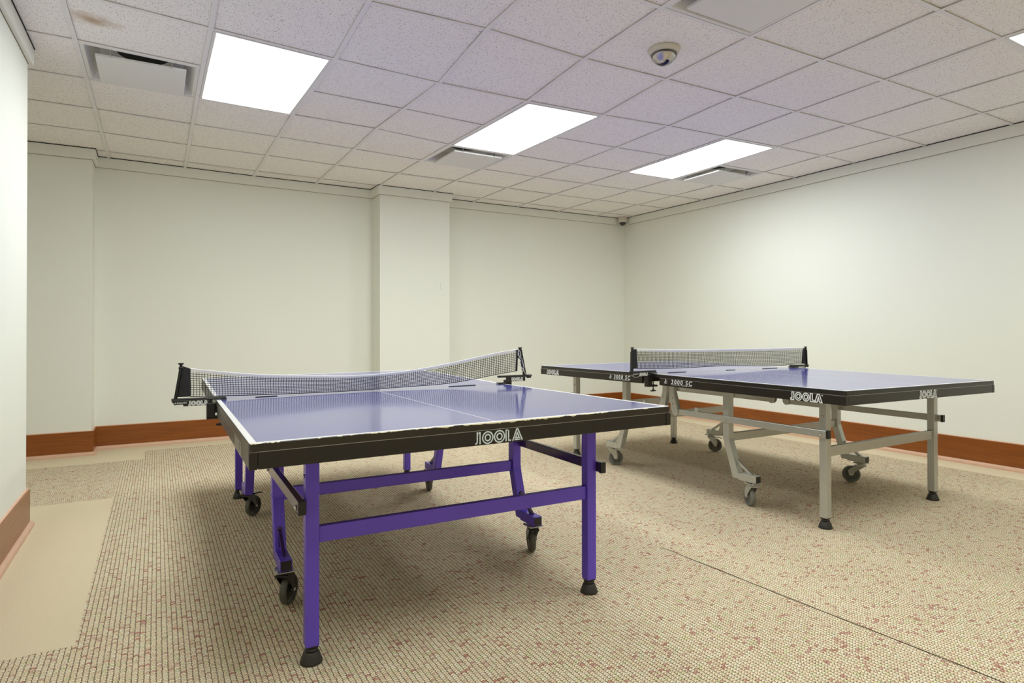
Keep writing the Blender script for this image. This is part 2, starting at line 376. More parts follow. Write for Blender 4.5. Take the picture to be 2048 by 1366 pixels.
# ceiling: acoustic tiles in a T-bar grid, openings left for lamps and diffusers
LIGHTS = [(1, 0), (4, 0), (7, 0), (1, -5), (4, -5), (7, -5)]       # cell column, first row (two cells deep)
VENTS = [(0, 1), (4, 2), (8, 1), (4, -3)]
OPEN = {(a, b+k) for a, b in LIGHTS for k in (0, 1)} | set(VENTS)
gx = lambda a: GX+a*T2
gy = lambda b: GY+b*T2
cb = MB(); REG = .007
for a in range(-3, 10):
    for b in range(-9, 6):
        if (a, b) in OPEN: continue
        x0, x1 = max(gx(a), XREC), min(gx(a+1), XR); y0, y1 = max(gy(b), YF), min(gy(b+1), YB)
        if x1-x0 < .01 or y1-y0 < .01: continue
        n = 3; tilt = (random.uniform(-1, 1)*.0015, random.uniform(-1, 1)*.0015)
        for i in range(n):
            for j in range(n):
                q = [(x0+(x1-x0)*(i+di)/n, y0+(y1-y0)*(j+dj)/n) for di, dj in ((0, 0), (0, 1), (1, 1), (1, 0))]
                cb.poly([(px, py, HC+REG+(px-x0)*tilt[0]+(py-y0)*tilt[1]) for px, py in q])
cb.warp(cw); ceiling = struct(cb.obj('ceiling', MTILE))
tb = MB()
for a in range(-3, 11):
    x = gx(a)
    if x < XREC+.02 or x > XR-.01: continue
    y = YF; 
    while y < YB-.001:
        y2 = min(YB, y+T2/2)
        tb.box(x-.012, x+.012, y, y2, HC, HC+.012, mi=0); y = y2
for b in range(-9, 7):
    y = gy(b)
    if y < YF+.02 or y > YB-.01: continue
    x = gx(-3)
    while x < XR-.001:
        x2 = min(XR, x+T2/2)
        if any(bb == b-1 and gx(aa)-.001 < (x+x2)/2 < gx(aa+1)+.001 for aa, bb in LIGHTS): x = x2; continue
        tb.box(x, x2, y-.012, y+.012, HC+.0006, HC+.012, mi=0); x = x2
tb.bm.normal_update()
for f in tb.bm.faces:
    if f.normal.z > -.5: f.material_index = 1  # tee sides coloured darker to draw the shadow gap beside the tiles
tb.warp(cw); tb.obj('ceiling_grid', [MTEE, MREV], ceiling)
sweep('perimeter_shadow_gap', list(range(len(PATH))), [(.024, HC+.0005), (.0285, HC+.0005), (.0285, HC+.0065), (.024, HC+.0065)], MDUCT, ceiling, warp=cw, sub=True)  # dark strip put in as the shadow gap between crown and tiles
# dark slots where tiles sit slightly proud of the tees
sb = MB()
for a, b, side in [(2, 5, 0), (5, 4, 0), (8, -1, 1), (9, 1, 1), (0, 5, 0), (7, -3, 1), (4, 4, 0), (9, 2, 1), (1, 5, 0), (6, 4, 0)]:
    if side == 0: sb.box(gx(a)+.02, gx(a+1)-.02, gy(b)+.0125, gy(b)+.0165, HC+.001, HC+.006)
    else: sb.box(gx(a)+.0125, gx(a)+.0165, gy(b)+.02, gy(b+1)-.02, HC+.001, HC+.006)
sb.warp(cw); sb.obj('tile_gap', MDUCT, ceiling)

LL = ['square-looking fluorescent ceiling panel nearest the left wall, beside a square vent', 'middle fluorescent ceiling panel above the pilaster side of the room',
      'long fluorescent ceiling panel nearest the far right corner, beside a vent', 'fluorescent ceiling panel behind the photographer on the left',
      'fluorescent ceiling panel overhead behind the square vent at the top edge', 'fluorescent ceiling panel just entering the top right corner of the picture']
for (a, b), lab in zip(LIGHTS, LL):
    x0, x1, y0, y1 = gx(a)+.013, gx(a+1)-.013, gy(b)+.013, gy(b+2)-.013
    cx, cy = (x0+x1)/2, (y0+y1)/2; rt = thing('ceiling_light', lab, 'ceiling light', (cx, cy, HC), group='fluorescent ceiling panels')
    f = MB(); fw = .016
    for q in ((x0, x1, y0, y0+fw), (x0, x1, y1-fw, y1), (x0, x0+fw, y0+fw, y1-fw), (x1-fw, x1, y0+fw, y1-fw)):
        nn = 4
        for k in range(nn):
            if q[1]-q[0] > .1: f.box(q[0]+(q[1]-q[0])*k/nn, q[0]+(q[1]-q[0])*(k+1)/nn, q[2], q[3], HC-.002, HC+.03)
            else: f.box(q[0], q[1], q[2]+(q[3]-q[2])*k/nn, q[2]+(q[3]-q[2])*(k+1)/nn, HC-.002, HC+.03)
    f.warp(cw).warp(lambda c: (c.x-cx, c.y-cy, c.z-HC)); f.obj('frame', MWHITE, rt)
    d = MB(); n = 4
    for i in range(n):
        for j in range(n):
            q = [(x0+fw+(x1-x0-2*fw)*(i+di)/n, y0+fw+(y1-y0-2*fw)*(j+dj)/n) for di, dj in ((0, 0), (0, 1), (1, 1), (1, 0))]
            d.poly([(px, py, HC+.004) for px, py in q])
    d.warp(cw).warp(lambda c: (c.x-cx, c.y-cy, c.z-HC)); d.obj('diffuser', MLAMP if b == 0 else MLAMP_DIM, rt)

VL = ['square ceiling vent with hanging plate, at the far left beside the nearest light panel', 'small square ceiling vent behind the middle light panel',
      'square ceiling vent beside the far right light panel', 'large square ceiling vent cut by the top edge, near the smoke-coloured dome']
VL[3] = 'large square ceiling vent cut by the top edge of the picture, near the clear dome'
for (a, b), lab in zip(VENTS, VL):
    cx, cy = gx(a)+T2/2, gy(b)+T2/2; z = HC+dz(cx, cy); rt = thing('ceiling_vent', lab, 'air vent', (cx, cy, z), group='square plaque ceiling vents')
    def vw(c): return (c.x, c.y, c.z+(dz(cx+c.x, cy+c.y)-dz(cx, cy))*min(1, max(abs(c.x), abs(c.y))/.2))
    h = .292; p = MB(); prof = [(h, .002), (.272, .001), (.268, .006), (.250, .038), (.215, .085), (.150, .105)]
    for (r0, z0), (r1, z1) in zip(prof, prof[1:]):
        for k in range(4):
            a0, a1 = [(-1, -1), (1, -1), (1, 1), (-1, 1)][k], [(-1, -1), (1, -1), (1, 1), (-1, 1)][(k+1) % 4]
            p.poly([(a0[0]*r0, a0[1]*r0, z0), (a1[0]*r0, a1[1]*r0, z0), (a1[0]*r1, a1[1]*r1, z1), (a0[0]*r1, a0[1]*r1, z1)])
    # top of the pan with a round opening
    N = 32; circ = [p.bm.verts.new((.134*math.cos(2*math.pi*k/N), .134*math.sin(2*math.pi*k/N), .105)) for k in range(N)]
    def sq(t):
        c, s_ = math.cos(t), math.sin(t); m = max(abs(c), abs(s_)); return (c/m*.150, s_/m*.150, .105)
    outer = [p.bm.verts.new(sq(2*math.pi*k/N)) for k in range(N)]
    for k in range(N): p.bm.faces.new((outer[k], circ[k], circ[(k+1) % N], outer[(k+1) % N]))
    bmesh.ops.recalc_face_normals(p.bm, faces=p.bm.faces)
    p.warp(vw).obj('pan', MWHITE, rt)
    q = MB(); q.lathe([(.133, .1055), (.133, .22), (0, .22)], n=32); q.obj('duct_opening', MDUCT, rt)
    pl = MB(); s_ = .222; pl.box(-s_, s_, -s_, s_, -.026, -.0235, .001)
    for sx, sy in ((1, 0), (-1, 0), (0, 1), (0, -1)):
        if sx: pl.box(sx*s_-.001, sx*s_+.001, -s_, s_, -.0255, -.014)
        else: pl.box(-s_, s_, sy*s_-.001, sy*s_+.001, -.0255, -.014)
    pl.obj('plate', MWHITE, rt)
    for sx in (-1, 1):
        for sy in (-1, 1):
            MB().bar((sx*.15, sy*.215, -.024), (sx*.15, sy*.25, .028), .018, .0025, up=(1, 0, 0)).bar((sx*.15, sy*.19, -.020), (sx*.15, sy*.222, -.020), .03, .004).obj('bracket', MSTEEL, rt)

# smoke detector like clear dome on the ceiling
dx_, dy_ = 2.375, 2.50; rt = thing('ceiling_dome_fixture', 'clear domed fixture with mirrored inside hanging from a tile near the top edge', 'ceiling fixture', (dx_, dy_, HC+REG+dz(dx_, dy_)))
MB().lathe([(.082, 0), (.086, -.004), (.084, -.014), (.076, -.026), (.071, -.028), (.0, -.028)], n=40).obj('base', MBEIGE, rt)
MB().lathe([(.070, -.0275), (.071, -.034), (.064, -.052), (.045, -.073), (.022, -.085), (0, -.088), (0, -.086), (.021, -.083), (.044, -.071), (.062, -.051), (.069, -.034), (.068, -.0275)], n=40).obj('dome', MGLASS, rt)
MB().lathe([(.050, -.0285), (.046, -.036), (.030, -.056), (.014, -.068), (0, -.069)], n=32).obj('reflector', MCHROME, rt)
MB().box(-.008, .008, -.028, .028, -.080, -.062, .002).box(-.012, -.002, .0, .03, -.078, -.03, .001).obj('sensor', MPLAS, rt)

# security camera in the far right corner
rt = thing('security_camera', 'small cream dome camera with dark lens cover in the far right ceiling corner', 'security camera', (5.495, 6.585, HC+dz(5.49, 6.58)))
MB().lathe([(.060, .008), (.064, -.004), (.064, -.052), (.058, -.062), (.046, -.068), (0, -.068)], n=32).obj('housing', MBEIGE, rt)
MB().lathe([(.045, -.066), (.044, -.080), (.034, -.096), (.018, -.106), (0, -.109)], n=32).obj('dome', MDOME, rt)

# ------------------------------------------------------------------ lettering
def glyphs(k):
    ell = lambda cx, cy, rx, ry, n=28: [(cx+rx*math.cos(2*math.pi*i/n), cy+ry*math.sin(2*math.pi*i/n)) for i in range(n)]
    J = [([(.18, 1), (.44, 1), (.44, .0), (.02, .0), (.0, .2), (.18, .2)], True)]
    O = [(ell(.47, .5, .43, .50), True), (ell(.47, .5, .22, .27), True)]
    Lg = [([(0, 1), (.26, 1), (.26, .2), (.48, .2), (.48, 0), (0, 0)], True)]
    A = [([(0, 0), (.32, 1), (.58, 1), (.90, 0), (.64, 0), (.58, .18), (.32, .18), (.26, 0)], True), ([(.45, .72), (.37, .38), (.53, .38)], True)]
    if k == 'worn':                          # old print with open double lines
        J = [([(.0, .05), (.12, .08), (.17, .2), (.17, .98), (.28, .9)], False), ([(.40, 0), (.40, .98), (.30, 1.0)], False)]
        Lg = [([(0, 0), (0, .98), (.14, 1)], False), ([(.22, .98), (.22, .08), (.45, .06)], False)]
        A = [([(0, 0), (.36, 1), (.46, 1), (.86, 0)], False), ([(.16, .08), (.70, .08)], False), ([(.41, .68), (.26, .24), (.57, .24)], True)]
    return [(J, .58), (O, 1.0), (O, 1.04), (Lg, .58), (A, .9)]
def strokes(mb, lines, wd, P0, R, U, N, depth=.0006):
    R, U, N, P0 = Vector(R), Vector(U), Vector(N), Vector(P0)
    for pts, closed in lines:
        n = len(pts); pv = [Vector((p[0], p[1])) for p in pts]; L, Rr = [], []
        for i in range(n):
            a = pv[i-1] if (i > 0 or closed) else None; b = pv[(i+1) % n] if (i < n-1 or closed) else None
            d1 = (pv[i]-a).normalized() if a is not None else None; d2 = (b-pv[i]).normalized() if b is not None else None
            if d1 is None: d1 = d2
            if d2 is None: d2 = d1
            t = (d1+d2)
            t = t.normalized() if t.length > 1e-4 else d1
            nn = Vector((-t.y, t.x)); c = max(.45, nn.dot(Vector((-d1.y, d1.x)))); off = nn*(wd/2/c)
            L.append(pv[i]+off); Rr.append(pv[i]-off)
        to = lambda p, k: P0+R*p.x+U*p.y+N*k
        LV = [mb.bm.verts.new(to(p, depth)) for p in L]; RV = [mb.bm.verts.new(to(p, depth)) for p in Rr]
        for i in range(n if closed else n-1):
            j = (i+1) % n; mb.bm.faces.new((LV[i], LV[j], RV[j], RV[i]))
def word_joola(mb, P0, R, U, N, width, height, kind='new', wd=.10, reg=False):
    g = glyphs(kind); tot = sum(x[1] for x in g); R = Vector(R); P0 = Vector(P0); x = 0
    for lines, adv in g:
        sx = width/tot
        ln = [([((x+p[0])*sx, p[1]*height) for p in pts], c) for pts, c in lines]
        strokes(mb, ln, wd*height, P0, R, U, N); x += adv
    if reg:
        r = .07*height; cx, cy = width+.02*height, height*.9
        strokes(mb, [([(cx+r*math.cos(i*math.pi/6), cy+r*math.sin(i*math.pi/6)) for i in range(12)], True)], .05*height, P0, R, U, N)
def text_mesh(mb, txt, P0, R, U, N, height, width, shear=0.):
    cu = bpy.data.curves.new('t', 'FONT'); cu.body = txt; cu.size = 1; cu.shear = shear; cu.resolution_u = 3; cu.space_character = 1.3 if len(txt) < 9 and txt[0] == '3' else 1.05; cu.offset = .012
    ob = bpy.data.objects.new('t', cu); COL.objects.link(ob); dg = bpy.context.evaluated_depsgraph_get(); me = ob.evaluated_get(dg).to_mesh()
    vs = [v.co.copy() for v in me.vertices]; x0 = min(v.x for v in vs); x1 = max(v.x for v in vs); y0 = min(v.y for v in vs); y1 = max(v.y for v in vs)
    R, U, N, P0 = Vector(R), Vector(U), Vector(N), Vector(P0)
    nv = [mb.bm.verts.new(P0+R*((v.x-x0)/(x1-x0)*width)+U*((v.y-y0)/(y1-y0)*height)+N*.0006) for v in vs]
    for pg in me.polygons:
        try: mb.bm.faces.new([nv[i] for i in pg.vertices])
        except ValueError: pass
    ob.evaluated_get(dg).to_mesh_clear(); bpy.data.objects.remove(ob); bpy.data.curves.remove(cu)
def emblem(mb, P0, R, U, N, h):                # small player leaning over a swung bat
    c = lambda cx, cy, r, n=10: ([(cx*h+r*h*math.cos(i*2*math.pi/n), cy*h+r*h*math.sin(i*2*math.pi/n)) for i in range(n)], True)
    strokes(mb, [c(.52, .88, .07)], .10*h, P0, R, U, N)
    strokes(mb, [([(.50*h, .70*h), (.42*h, .52*h), (.56*h, .40*h), (.62*h, .22*h)], False), ([(.45*h, .62*h), (.75*h, .62*h), (.95*h, .50*h)], False)], .14*h, P0, R, U, N)
    strokes(mb, [([(.05*h, .14*h), (.45*h, .05*h), (.95*h, .12*h)], False), ([(.12*h, .36*h), (.42*h, .28*h)], False)], .09*h, P0, R, U, N)

# ------------------------------------------------------------------ tables
HW, HL = .7625, 1.37
def caster(parent, c, az, swivel, frame, tyre, hub, brake):
    """c: wheel contact (u,v); az: axle azimuth in table space; swivel: (u,v)"""
    e = bpy.data.objects.new('caster', None); COL.objects.link(e); e.parent = parent; e.location = (swivel[0], swivel[1], 0); e.empty_display_size = .03
    r = .0575; ax = Vector((math.sin(az), math.cos(az), 0)); cc = Vector((c[0]-swivel[0], c[1]-swivel[1], r))
    tw = .014
    MB().lathe([(r-.011, -tw*.85), (r-.004, -tw), (r, -tw*.55), (r, tw*.55), (r-.004, tw), (r-.011, tw*.85), (r-.011, -tw*.85)], cc, 36, axis=ax).obj('tyre', tyre, e)
    MB().lathe([(0, -.013), (.012, -.013), (.014, -.008), (r-.013, -.006), (r-.0105, -.0125), (r-.0105, .0125), (r-.013, .006), (.014, .008), (.012, .013), (0, .013)], cc, 36, axis=ax).obj('wheel_hub', hub, e)
    fr = MB(); top = Vector((0, 0, .128)); fw = ax.cross(Vector((0, 0, 1)))
    dirn = Vector((cc.x, cc.y, 0)); 
    if dirn.dot(fw) < 0: fw = -fw
    for s in (-1, 1):
        off = ax*s*.0205; a = [top+off-fw*.030, top+off+fw*.032, Vector((cc.x, cc.y, r+.030))+off+fw*.020, cc+off+fw*.013-Vector((0, 0, .008)), cc+off-fw*.011-Vector((0, 0, .006)), Vector((cc.x, cc.y, r+.02))+off-fw*.022]
        v0 = [fr.bm.verts.new(p) for p in a]; v1 = [fr.bm.verts.new(p+ax*s*.0025) for p in a]
        fr.bm.faces.new(v0); fr.bm.faces.new(v1[::-1])
        for i in range(6): fr.bm.faces.new((v0[i], v0[(i+1) % 6], v1[(i+1) % 6], v1[i]))
    bmesh.ops.recalc_face_normals(fr.bm, faces=fr.bm.faces)
    T = Matrix((fw, ax, Vector((0, 0, 1)))).transposed().to_4x4(); T.translation = top
    fr.box(-.030, .032, -.023, .023, -.004, .002, .001, T=T)
    fr.lathe([(.026, .129), (.028, .133), (.022, .141), (0, .141)], n=20)
    fr.obj('fork', frame, e)
    MB().box(-.036, .036, -.036, .036, .141, .145, .001).lathe([(.006, .145), (.006, .149), (0, .149)], (-.03, -.03, 0), 8).lathe([(.006, .145), (.006, .149), (0, .149)], (.03, -.03, 0), 8).lathe([(.006, .145), (.006, .149), (0, .149)], (.03, .03, 0), 8).lathe([(.006, .145), (.006, .149), (0, .149)], (-.03, .03, 0), 8).obj('mounting_plate', MSTEEL, e)
    MB().lathe([(0, -.026), (.006, -.026), (.007, -.0235), (.007, .0235), (.006, .026), (0, .026)], cc, 10, axis=ax).obj('axle_bolt', MSTEEL, e)
    if brake:
        T = Matrix((fw, ax, Vector((0, 0, 1)))).transposed().to_4x4(); T.translation = Vector((cc.x, cc.y, r*2+.006))
        b = MB(); b.prism([(-.01, .004), (.03, .002), (.058, -.004), (.060, .000), (.03, .010), (-.01, .012)], 'y', -.018, .018); b.warp(lambda c_: T @ c_); b.obj('brake_pedal', frame, e)
    return e

def build_table(name, label, loc, rz, paint, brace_m, blue, edge, inkm, corner, casters, inks, tyre, hub, forkm, kind):
    rt = thing(name, label, 'table', loc, rz, 'table tennis tables')
    # corner: heights of the slightly uneven top: keyed (u sign, v index -1,0,1)
    def dzt(u, v):
        a = (u/HW+1)/2; t = min(1, abs(v)/HL); g = lambda s: corner[(s, 0)]*(1-t)+corner[(s, -1 if v < 0 else 1)]*t
        return g(-1)*(1-a)+g(1)*a
    tw = lambda c: (c.x, c.y, c.z+dzt(c.x, c.y))
    for sgn in (-1, 1):
        # half top
        gap = .0015; rc = .012
        def Y(v): return v*(-1 if sgn < 0 else 1)
        out = [(-HW, gap)]
        for k in range(5): t = k/4*math.pi/2; out.append((-HW+rc-rc*math.cos(t), HL-rc+rc*math.sin(t)))
        for k in range(5): t = k/4*math.pi/2; out.append((HW-rc+rc*math.sin(t), HL-rc+rc*math.cos(t)))
        out.append((HW, gap)); out = [(x, Y(v)) for x, v in out]
        m = MB(); zt, zb = .760, .7365; bv = .0022
        ins = [(x*(1-bv/HW), (v-math.copysign(bv, v) if abs(v) > .1 else v)) for x, v in out]
        A = [m.bm.verts.new((x, v, zb)) for x, v in out]; B = [m.bm.verts.new((x, v, zt-bv)) for x, v in out]; Ct = [m.bm.verts.new((x, v, zt)) for x, v in ins]
        n = len(out)
        for i in range(n):
            j = (i+1) % n
            m.bm.faces.new((A[i], A[j], B[j], B[i])).material_index = 0; m.bm.faces.new((B[i], B[j], Ct[j], Ct[i])).material_index = 0
        m.bm.faces.new(A[::-1]).material_index = 3
        W2, L2 = HW-.021, HL-.021
        inner = [(W2, Y(gap)), (W2, Y(L2)), (-W2, Y(L2)), (-W2, Y(gap))]
        IV = [m.bm.verts.new((x, v, zt)) for x, v in inner]
        f = m.bm.faces.new(Ct+IV); f.material_index = 2
        for x0, x1, mi in ((-W2, -.0016, 1), (-.0016, .0016, 2), (.0016, W2, 1)):
            for q in range(4):
                v0, v1 = gap+(L2-gap)*q/4, gap+(L2-gap)*(q+1)/4
                m.poly([(x0, Y(v0), zt), (x1, Y(v0), zt), (x1, Y(v1), zt), (x0, Y(v1), zt)], mi)
        bmesh.ops.triangulate(m.bm, faces=[f])
        bmesh.ops.recalc_face_normals(m.bm, faces=m.bm.faces)
        for f in m.bm.faces:
            if abs(f.normal.z) > .9 and f.calc_center_median().z > .759 and f.normal.z < 0: f.normal_flip()
        m.warp(tw); m.obj('tabletop', [edge, blue, MLINE, MBOARD], rt)
        # apron: steel frame below the edge
        ap = MB(); z0, z1 = .6875, .7345; v0 = .084
        ap.box(-HW+.001, -HW+.022, min(Y(v0), Y(HL-.001)), max(Y(v0), Y(HL-.001)), z0, z1, .0015)
        ap.box(HW-.022, HW-.001, min(Y(v0), Y(HL-.001)), max(Y(v0), Y(HL-.001)), z0, z1, .0015)
        ap.box(-HW+.024, HW-.024, min(Y(HL-.022), Y(HL-.001)), max(Y(HL-.022), Y(HL-.001)), z0, z1, .0015)
        ap.box(-HW+.03, HW-.03, min(Y(v0), Y(v0+.03)), max(Y(v0), Y(v0+.03)), z0+.01, z1, .0015)
        # bright strip standing in for the highlight line between board and steel
        apo = ap.warp(tw).obj('apron', MAPR, rt)
        js = MB(); js.box(-HW+.0025, HW-.0025, min(Y(HL-.003), Y(HL-.012)), max(Y(HL-.003), Y(HL-.012)), z1, .7366)
        for s in (-1, 1): js.box(min(s*(HW-.0025), s*(HW-.01)), max(s*(HW-.0025), s*(HW-.01)), min(Y(v0), Y(HL-.003)), max(Y(v0), Y(HL-.003)), z1, .7366)
        js.warp(tw).obj('highlight_strip', MSTEEL, apo)
        for s in (-1, 1):
            cp = MB(); cp.box(min(s*(HW-.023), s*(HW+.0002)), max(s*(HW-.023), s*(HW+.0002)), min(Y(HL-.023), Y(HL+.0002)), max(Y(HL-.023), Y(HL+.0002)), z0-.001, z1+.0004, .003)
            cp.warp(tw).obj('corner_cap', MAPR, apo)
        # legs
        for s in (-1, 1):
            lm = MB(); x = s*(.549 if sgn < 0 else .560); y = Y(1.122); t = .0215
            lm.box(x-t, x+t, y-t, y+t, .056, .715+min(0, dzt(x, y)), .003); lo = lm.obj('leg', paint, rt)
            MB().lathe([(.034, 0), (.036, .003), (.0345, .008), (.025, .034), (.022, .037), (.013, .038), (.013, .040), (.021, .0405), (.021, .046), (.012, .047), (.012, .056), (0, .056)], (x, y, 0), 28).obj('foot', MRUB, lo)
            MB().box(x-.019, x+.019, y-.019, y+.019, .051, .0565, .001).obj('end_cap', MPLAS, lo)
            MB().lathe([(.007, 0), (.006, .004), (0, .005)], (x-t if s < 0 else x+t, y, .60), 10, axis=(s, 0, 0)).obj('bolt', MSTEEL, lo)
        MB().box(-.5275, .5275, min(Y(1.11), Y(1.134)), max(Y(1.11), Y(1.134)), .383, .436, .0025).obj('rail', paint, rt)
        MB().box(-.5375, .5375, min(Y(.470), Y(.494)), max(Y(.470), Y(.494)), .370, .420, .0025).obj('rail', paint, rt)
        # caster legs
        for s in (-1, 1):
            x = s*.560; t = .0225; cl = MB()
            prof = [(Y(.458), .715), (Y(.458), .388), (Y(.532), .155), (Y(.584), .155), (Y(.505), .388), (Y(.505), .715)]
            cl.prism(prof, 'x', x-t, x+t)
            es = [e for e in cl.bm.edges if abs((e.verts[0].co-e.verts[1].co).x) < 1e-6]
            bmesh.ops.bevel(cl.bm, geom=es, offset=.003, segments=2, profile=.5, affect='EDGES'); clo = cl.obj('caster_leg', paint, rt)
            MB().box(x-t-.0012, x+t+.0012, min(Y(.457), Y(.5065)), max(Y(.457), Y(.5065)), .386, .390).obj('weld_seam', paint, clo)
            fb = MB(); fb.box(x-t, x+t, min(Y(.575), Y(.703)), max(Y(.575), Y(.703)), .149, .193, .002); fbo = fb.obj('foot_bar', paint, clo)
            MB().box(x-t+.003, x+t-.003, min(Y(.702), Y(.705)), max(Y(.702), Y(.705)), .152, .190, .001).obj('end_cap', MPLAS, clo)
            g = MB()
            g.prism([(Y(.548), .262), (Y(.552), .270), (Y(.660), .198), (Y(.660), .191), (Y(.640), .191), (Y(.553), .249), (Y(.570), .205), (Y(.562), .20)], 'x', x-.006, x+.006)
            g.lathe([(.010, -.004), (.010, .004), (0, .004)], (x, Y(.548), .268), 12, axis=(0, 1, 0)); g.obj('gusset', brace_m if kind == 1 else paint, clo)
        # side braces and hinge plates
        for s in (-1, 1):
            x0, x1 = (s*.574, s*.598); x0, x1 = min(x0, x1), max(x0, x1)
            bm_ = MB(); bm_.box(x0+.001, x1-.001, min(Y(.070), Y(1.158)), max(Y(.070), Y(1.158)), .490, .530, .0025); bo = bm_.obj('brace', brace_m, rt)
            MB().box(x0-.0005, x1+.0005, min(Y(1.157), Y(1.172)), max(Y(1.157), Y(1.172)), .488, .532, .002).obj('end_cap', MPLAS, bo)
            MB().lathe([(.009, 0), (.009, .003), (.005, .006), (0, .007)], (s*.597, Y(1.125), .503), 12, axis=(s, 0, 0)).obj('bolt', MSTEEL, bo)
            MB().lathe([(.009, 0), (.009, .003), (.005, .006), (0, .007)], (s*.597, Y(.49), .503), 12, axis=(s, 0, 0)).obj('bolt', MSTEEL, bo)
            MB().box(min(s*.576, s*.596), max(s*.576, s*.596), min(Y(.235), Y(.265)), max(Y(.235), Y(.265)), .530, .556, .002).obj('lock_block', paint if kind == 2 else brace_m, bo)
            for xo in (.5715, .6015):
                hp = MB(); hp.prism([(Y(.008), .716), (Y(.052), .716), (Y(.052), .640), (Y(.092), .520), (Y(.094), .500), (Y(.082), .484), (Y(.058), .482), (Y(.040), .500), (Y(.014), .620)], 'x', s*xo-.0018, s*xo+.0018)
                for zz in (.60, .56): hp.lathe([(.006, 0), (.006, .003), (0, .004)], (s*(xo+.0018) if xo > .59 else s*(xo-.0018), Y(.045), zz), 10, axis=(s if xo > .59 else -s, 0, 0))
                hp.obj('hinge_plate', paint, rt)
        # frame tube under the board
        MB().box(-.60, .60, min(Y(.64), Y(.67)), max(Y(.64), Y(.67)), .700, .7365+min(0, corner[(-1, 0)]), .002).obj('cross_tube', paint, rt)
        # strips sealing the centre joint
        if sgn < 0:
            for u0, u1 in inks['strips']:
                MB().box(u0, u1, -.004, .004, .7585, .7635, .001).warp(tw).obj('joint_bumper', MPLAS, rt)
        # writing
        if inks.get(sgn):
            mb = MB(); inks[sgn](mb, rt); o = mb.warp(tw).obj('lettering', inkm, apo)
    for (c, az, sw, br) in casters: caster(rt, c, az, sw, forkm, tyre, hub, br)
    return rt, dzt

def inks1(mb, rt):
    word_joola(mb, (-.082, -HL+.0005, .692), (1, 0, 0), (0, 0, 1), (0, -1, 0), .178, .038, 'worn', .12)
def inks1f(mb): word_joola(mb, (-HW+.0005, -.965, .692), (0, -1, 0), (0, 0, 1), (-1, 0, 0), .215, .039, 'new', .13)
def inks2n(mb, rt):
    word_joola(mb, (-.09, -HL+.0005, .692), (1, 0, 0), (0, 0, 1), (0, -1, 0), .175, .039, 'new', .13, True)
    word_joola(mb, (-HW+.0005, -1.068, .691), (0, -1, 0), (0, 0, 1), (-1, 0, 0), .178, .040, 'new', .13, True)
    emblem(mb, (-HW+.0005, -.128, .703), (0, -1, 0), (0, 0, 1), (-1, 0, 0), .030)
    text_mesh(mb, '3000 SC', (-HW+.0005, -.195, .7045), (0, -1, 0), (0, 0, 1), (-1, 0, 0), .0285, .180, .12)
    text_mesh(mb, 'MADE IN GERMANY', (-HW+.0005, -.195, .698), (0, -1, 0), (0, 0, 1), (-1, 0, 0), .0045, .180)
def inks2f(mb, rt):
    word_joola(mb, (-HW+.0005, 1.275, .695), (0, -1, 0), (0, 0, 1), (-1, 0, 0), .178, .033, 'new', .14, True)
    emblem(mb, (-HW+.0005, .440, .703), (0, -1, 0), (0, 0, 1), (-1, 0, 0), .030)
    text_mesh(mb, '3000 SC', (-HW+.0005, .385, .7045), (0, -1, 0), (0, 0, 1), (-1, 0, 0), .0285, .180, .12)
    text_mesh(mb, 'MADE IN GERMANY', (-HW+.0005, .385, .698), (0, -1, 0), (0, 0, 1), (-1, 0, 0), .0045, .180)
D = math.radians
TH1, TH2 = -.0138, .0070
az1 = lambda d: D(d)+TH1
c1 = {(-1, -1): 0.000, (1, -1): .010, (-1, 0): -.013, (1, 0): -.006, (-1, 1): -.006, (1, 1): .0}
c2 = {(-1, -1): .007, (1, -1): -.006, (-1, 0): .010, (1, 0): .002, (-1, 1): -.004, (1, 1): -.002}
tA, dA = build_table('table_tennis_table', 'blue table tennis table on purple legs with chipped near edge, at the front left', (.9983, 3.1825, 0), TH1,
    MPURP, MPDARK, MBLUE2, MEDGE1, MINKW, c1,
    [((-.540, -.640), az1(125), (-.560, -.662), False), ((.582, -.606), az1(111), (.560, -.660), False), ((-.524, .672), az1(135), (-.560, .655), True), ((.566, .700), az1(102), (.560, .655), False)],
    {-1: inks1, 'strips': [(-.59, -.49), (.41, .575)]}, MTYRED, MPLAS, MPLAS, 1)
mb = MB(); inks1f(mb); mb.warp(lambda c: (c.x, c.y, c.z+dA(c.x, c.y)))
mb.obj('lettering', MINKF, [o for o in tA.children if o.name.startswith('apron')][0])
tB, dB = build_table('table_tennis_table', 'blue table tennis table on silver grey legs, at the right side of the room', (3.6664, 3.2014, 0), TH2,
    MGREY, MGREY, MBLUE, MEDGE2, MINK, c2,
    [((-.548, -.630), D(116), (-.560, -.662), False), ((.545, -.600), D(58), (.560, -.662), False), ((-.515, .665), D(39), (-.550, .668), True), ((.575, .640), D(47), (.556, .668), True)],
    {-1: inks2n, 1: inks2f, 'strips': [(-.60, -.43), (-.02, .075), (.384, .555)]}, MTYREG, MHUBG, MGREY, 2)

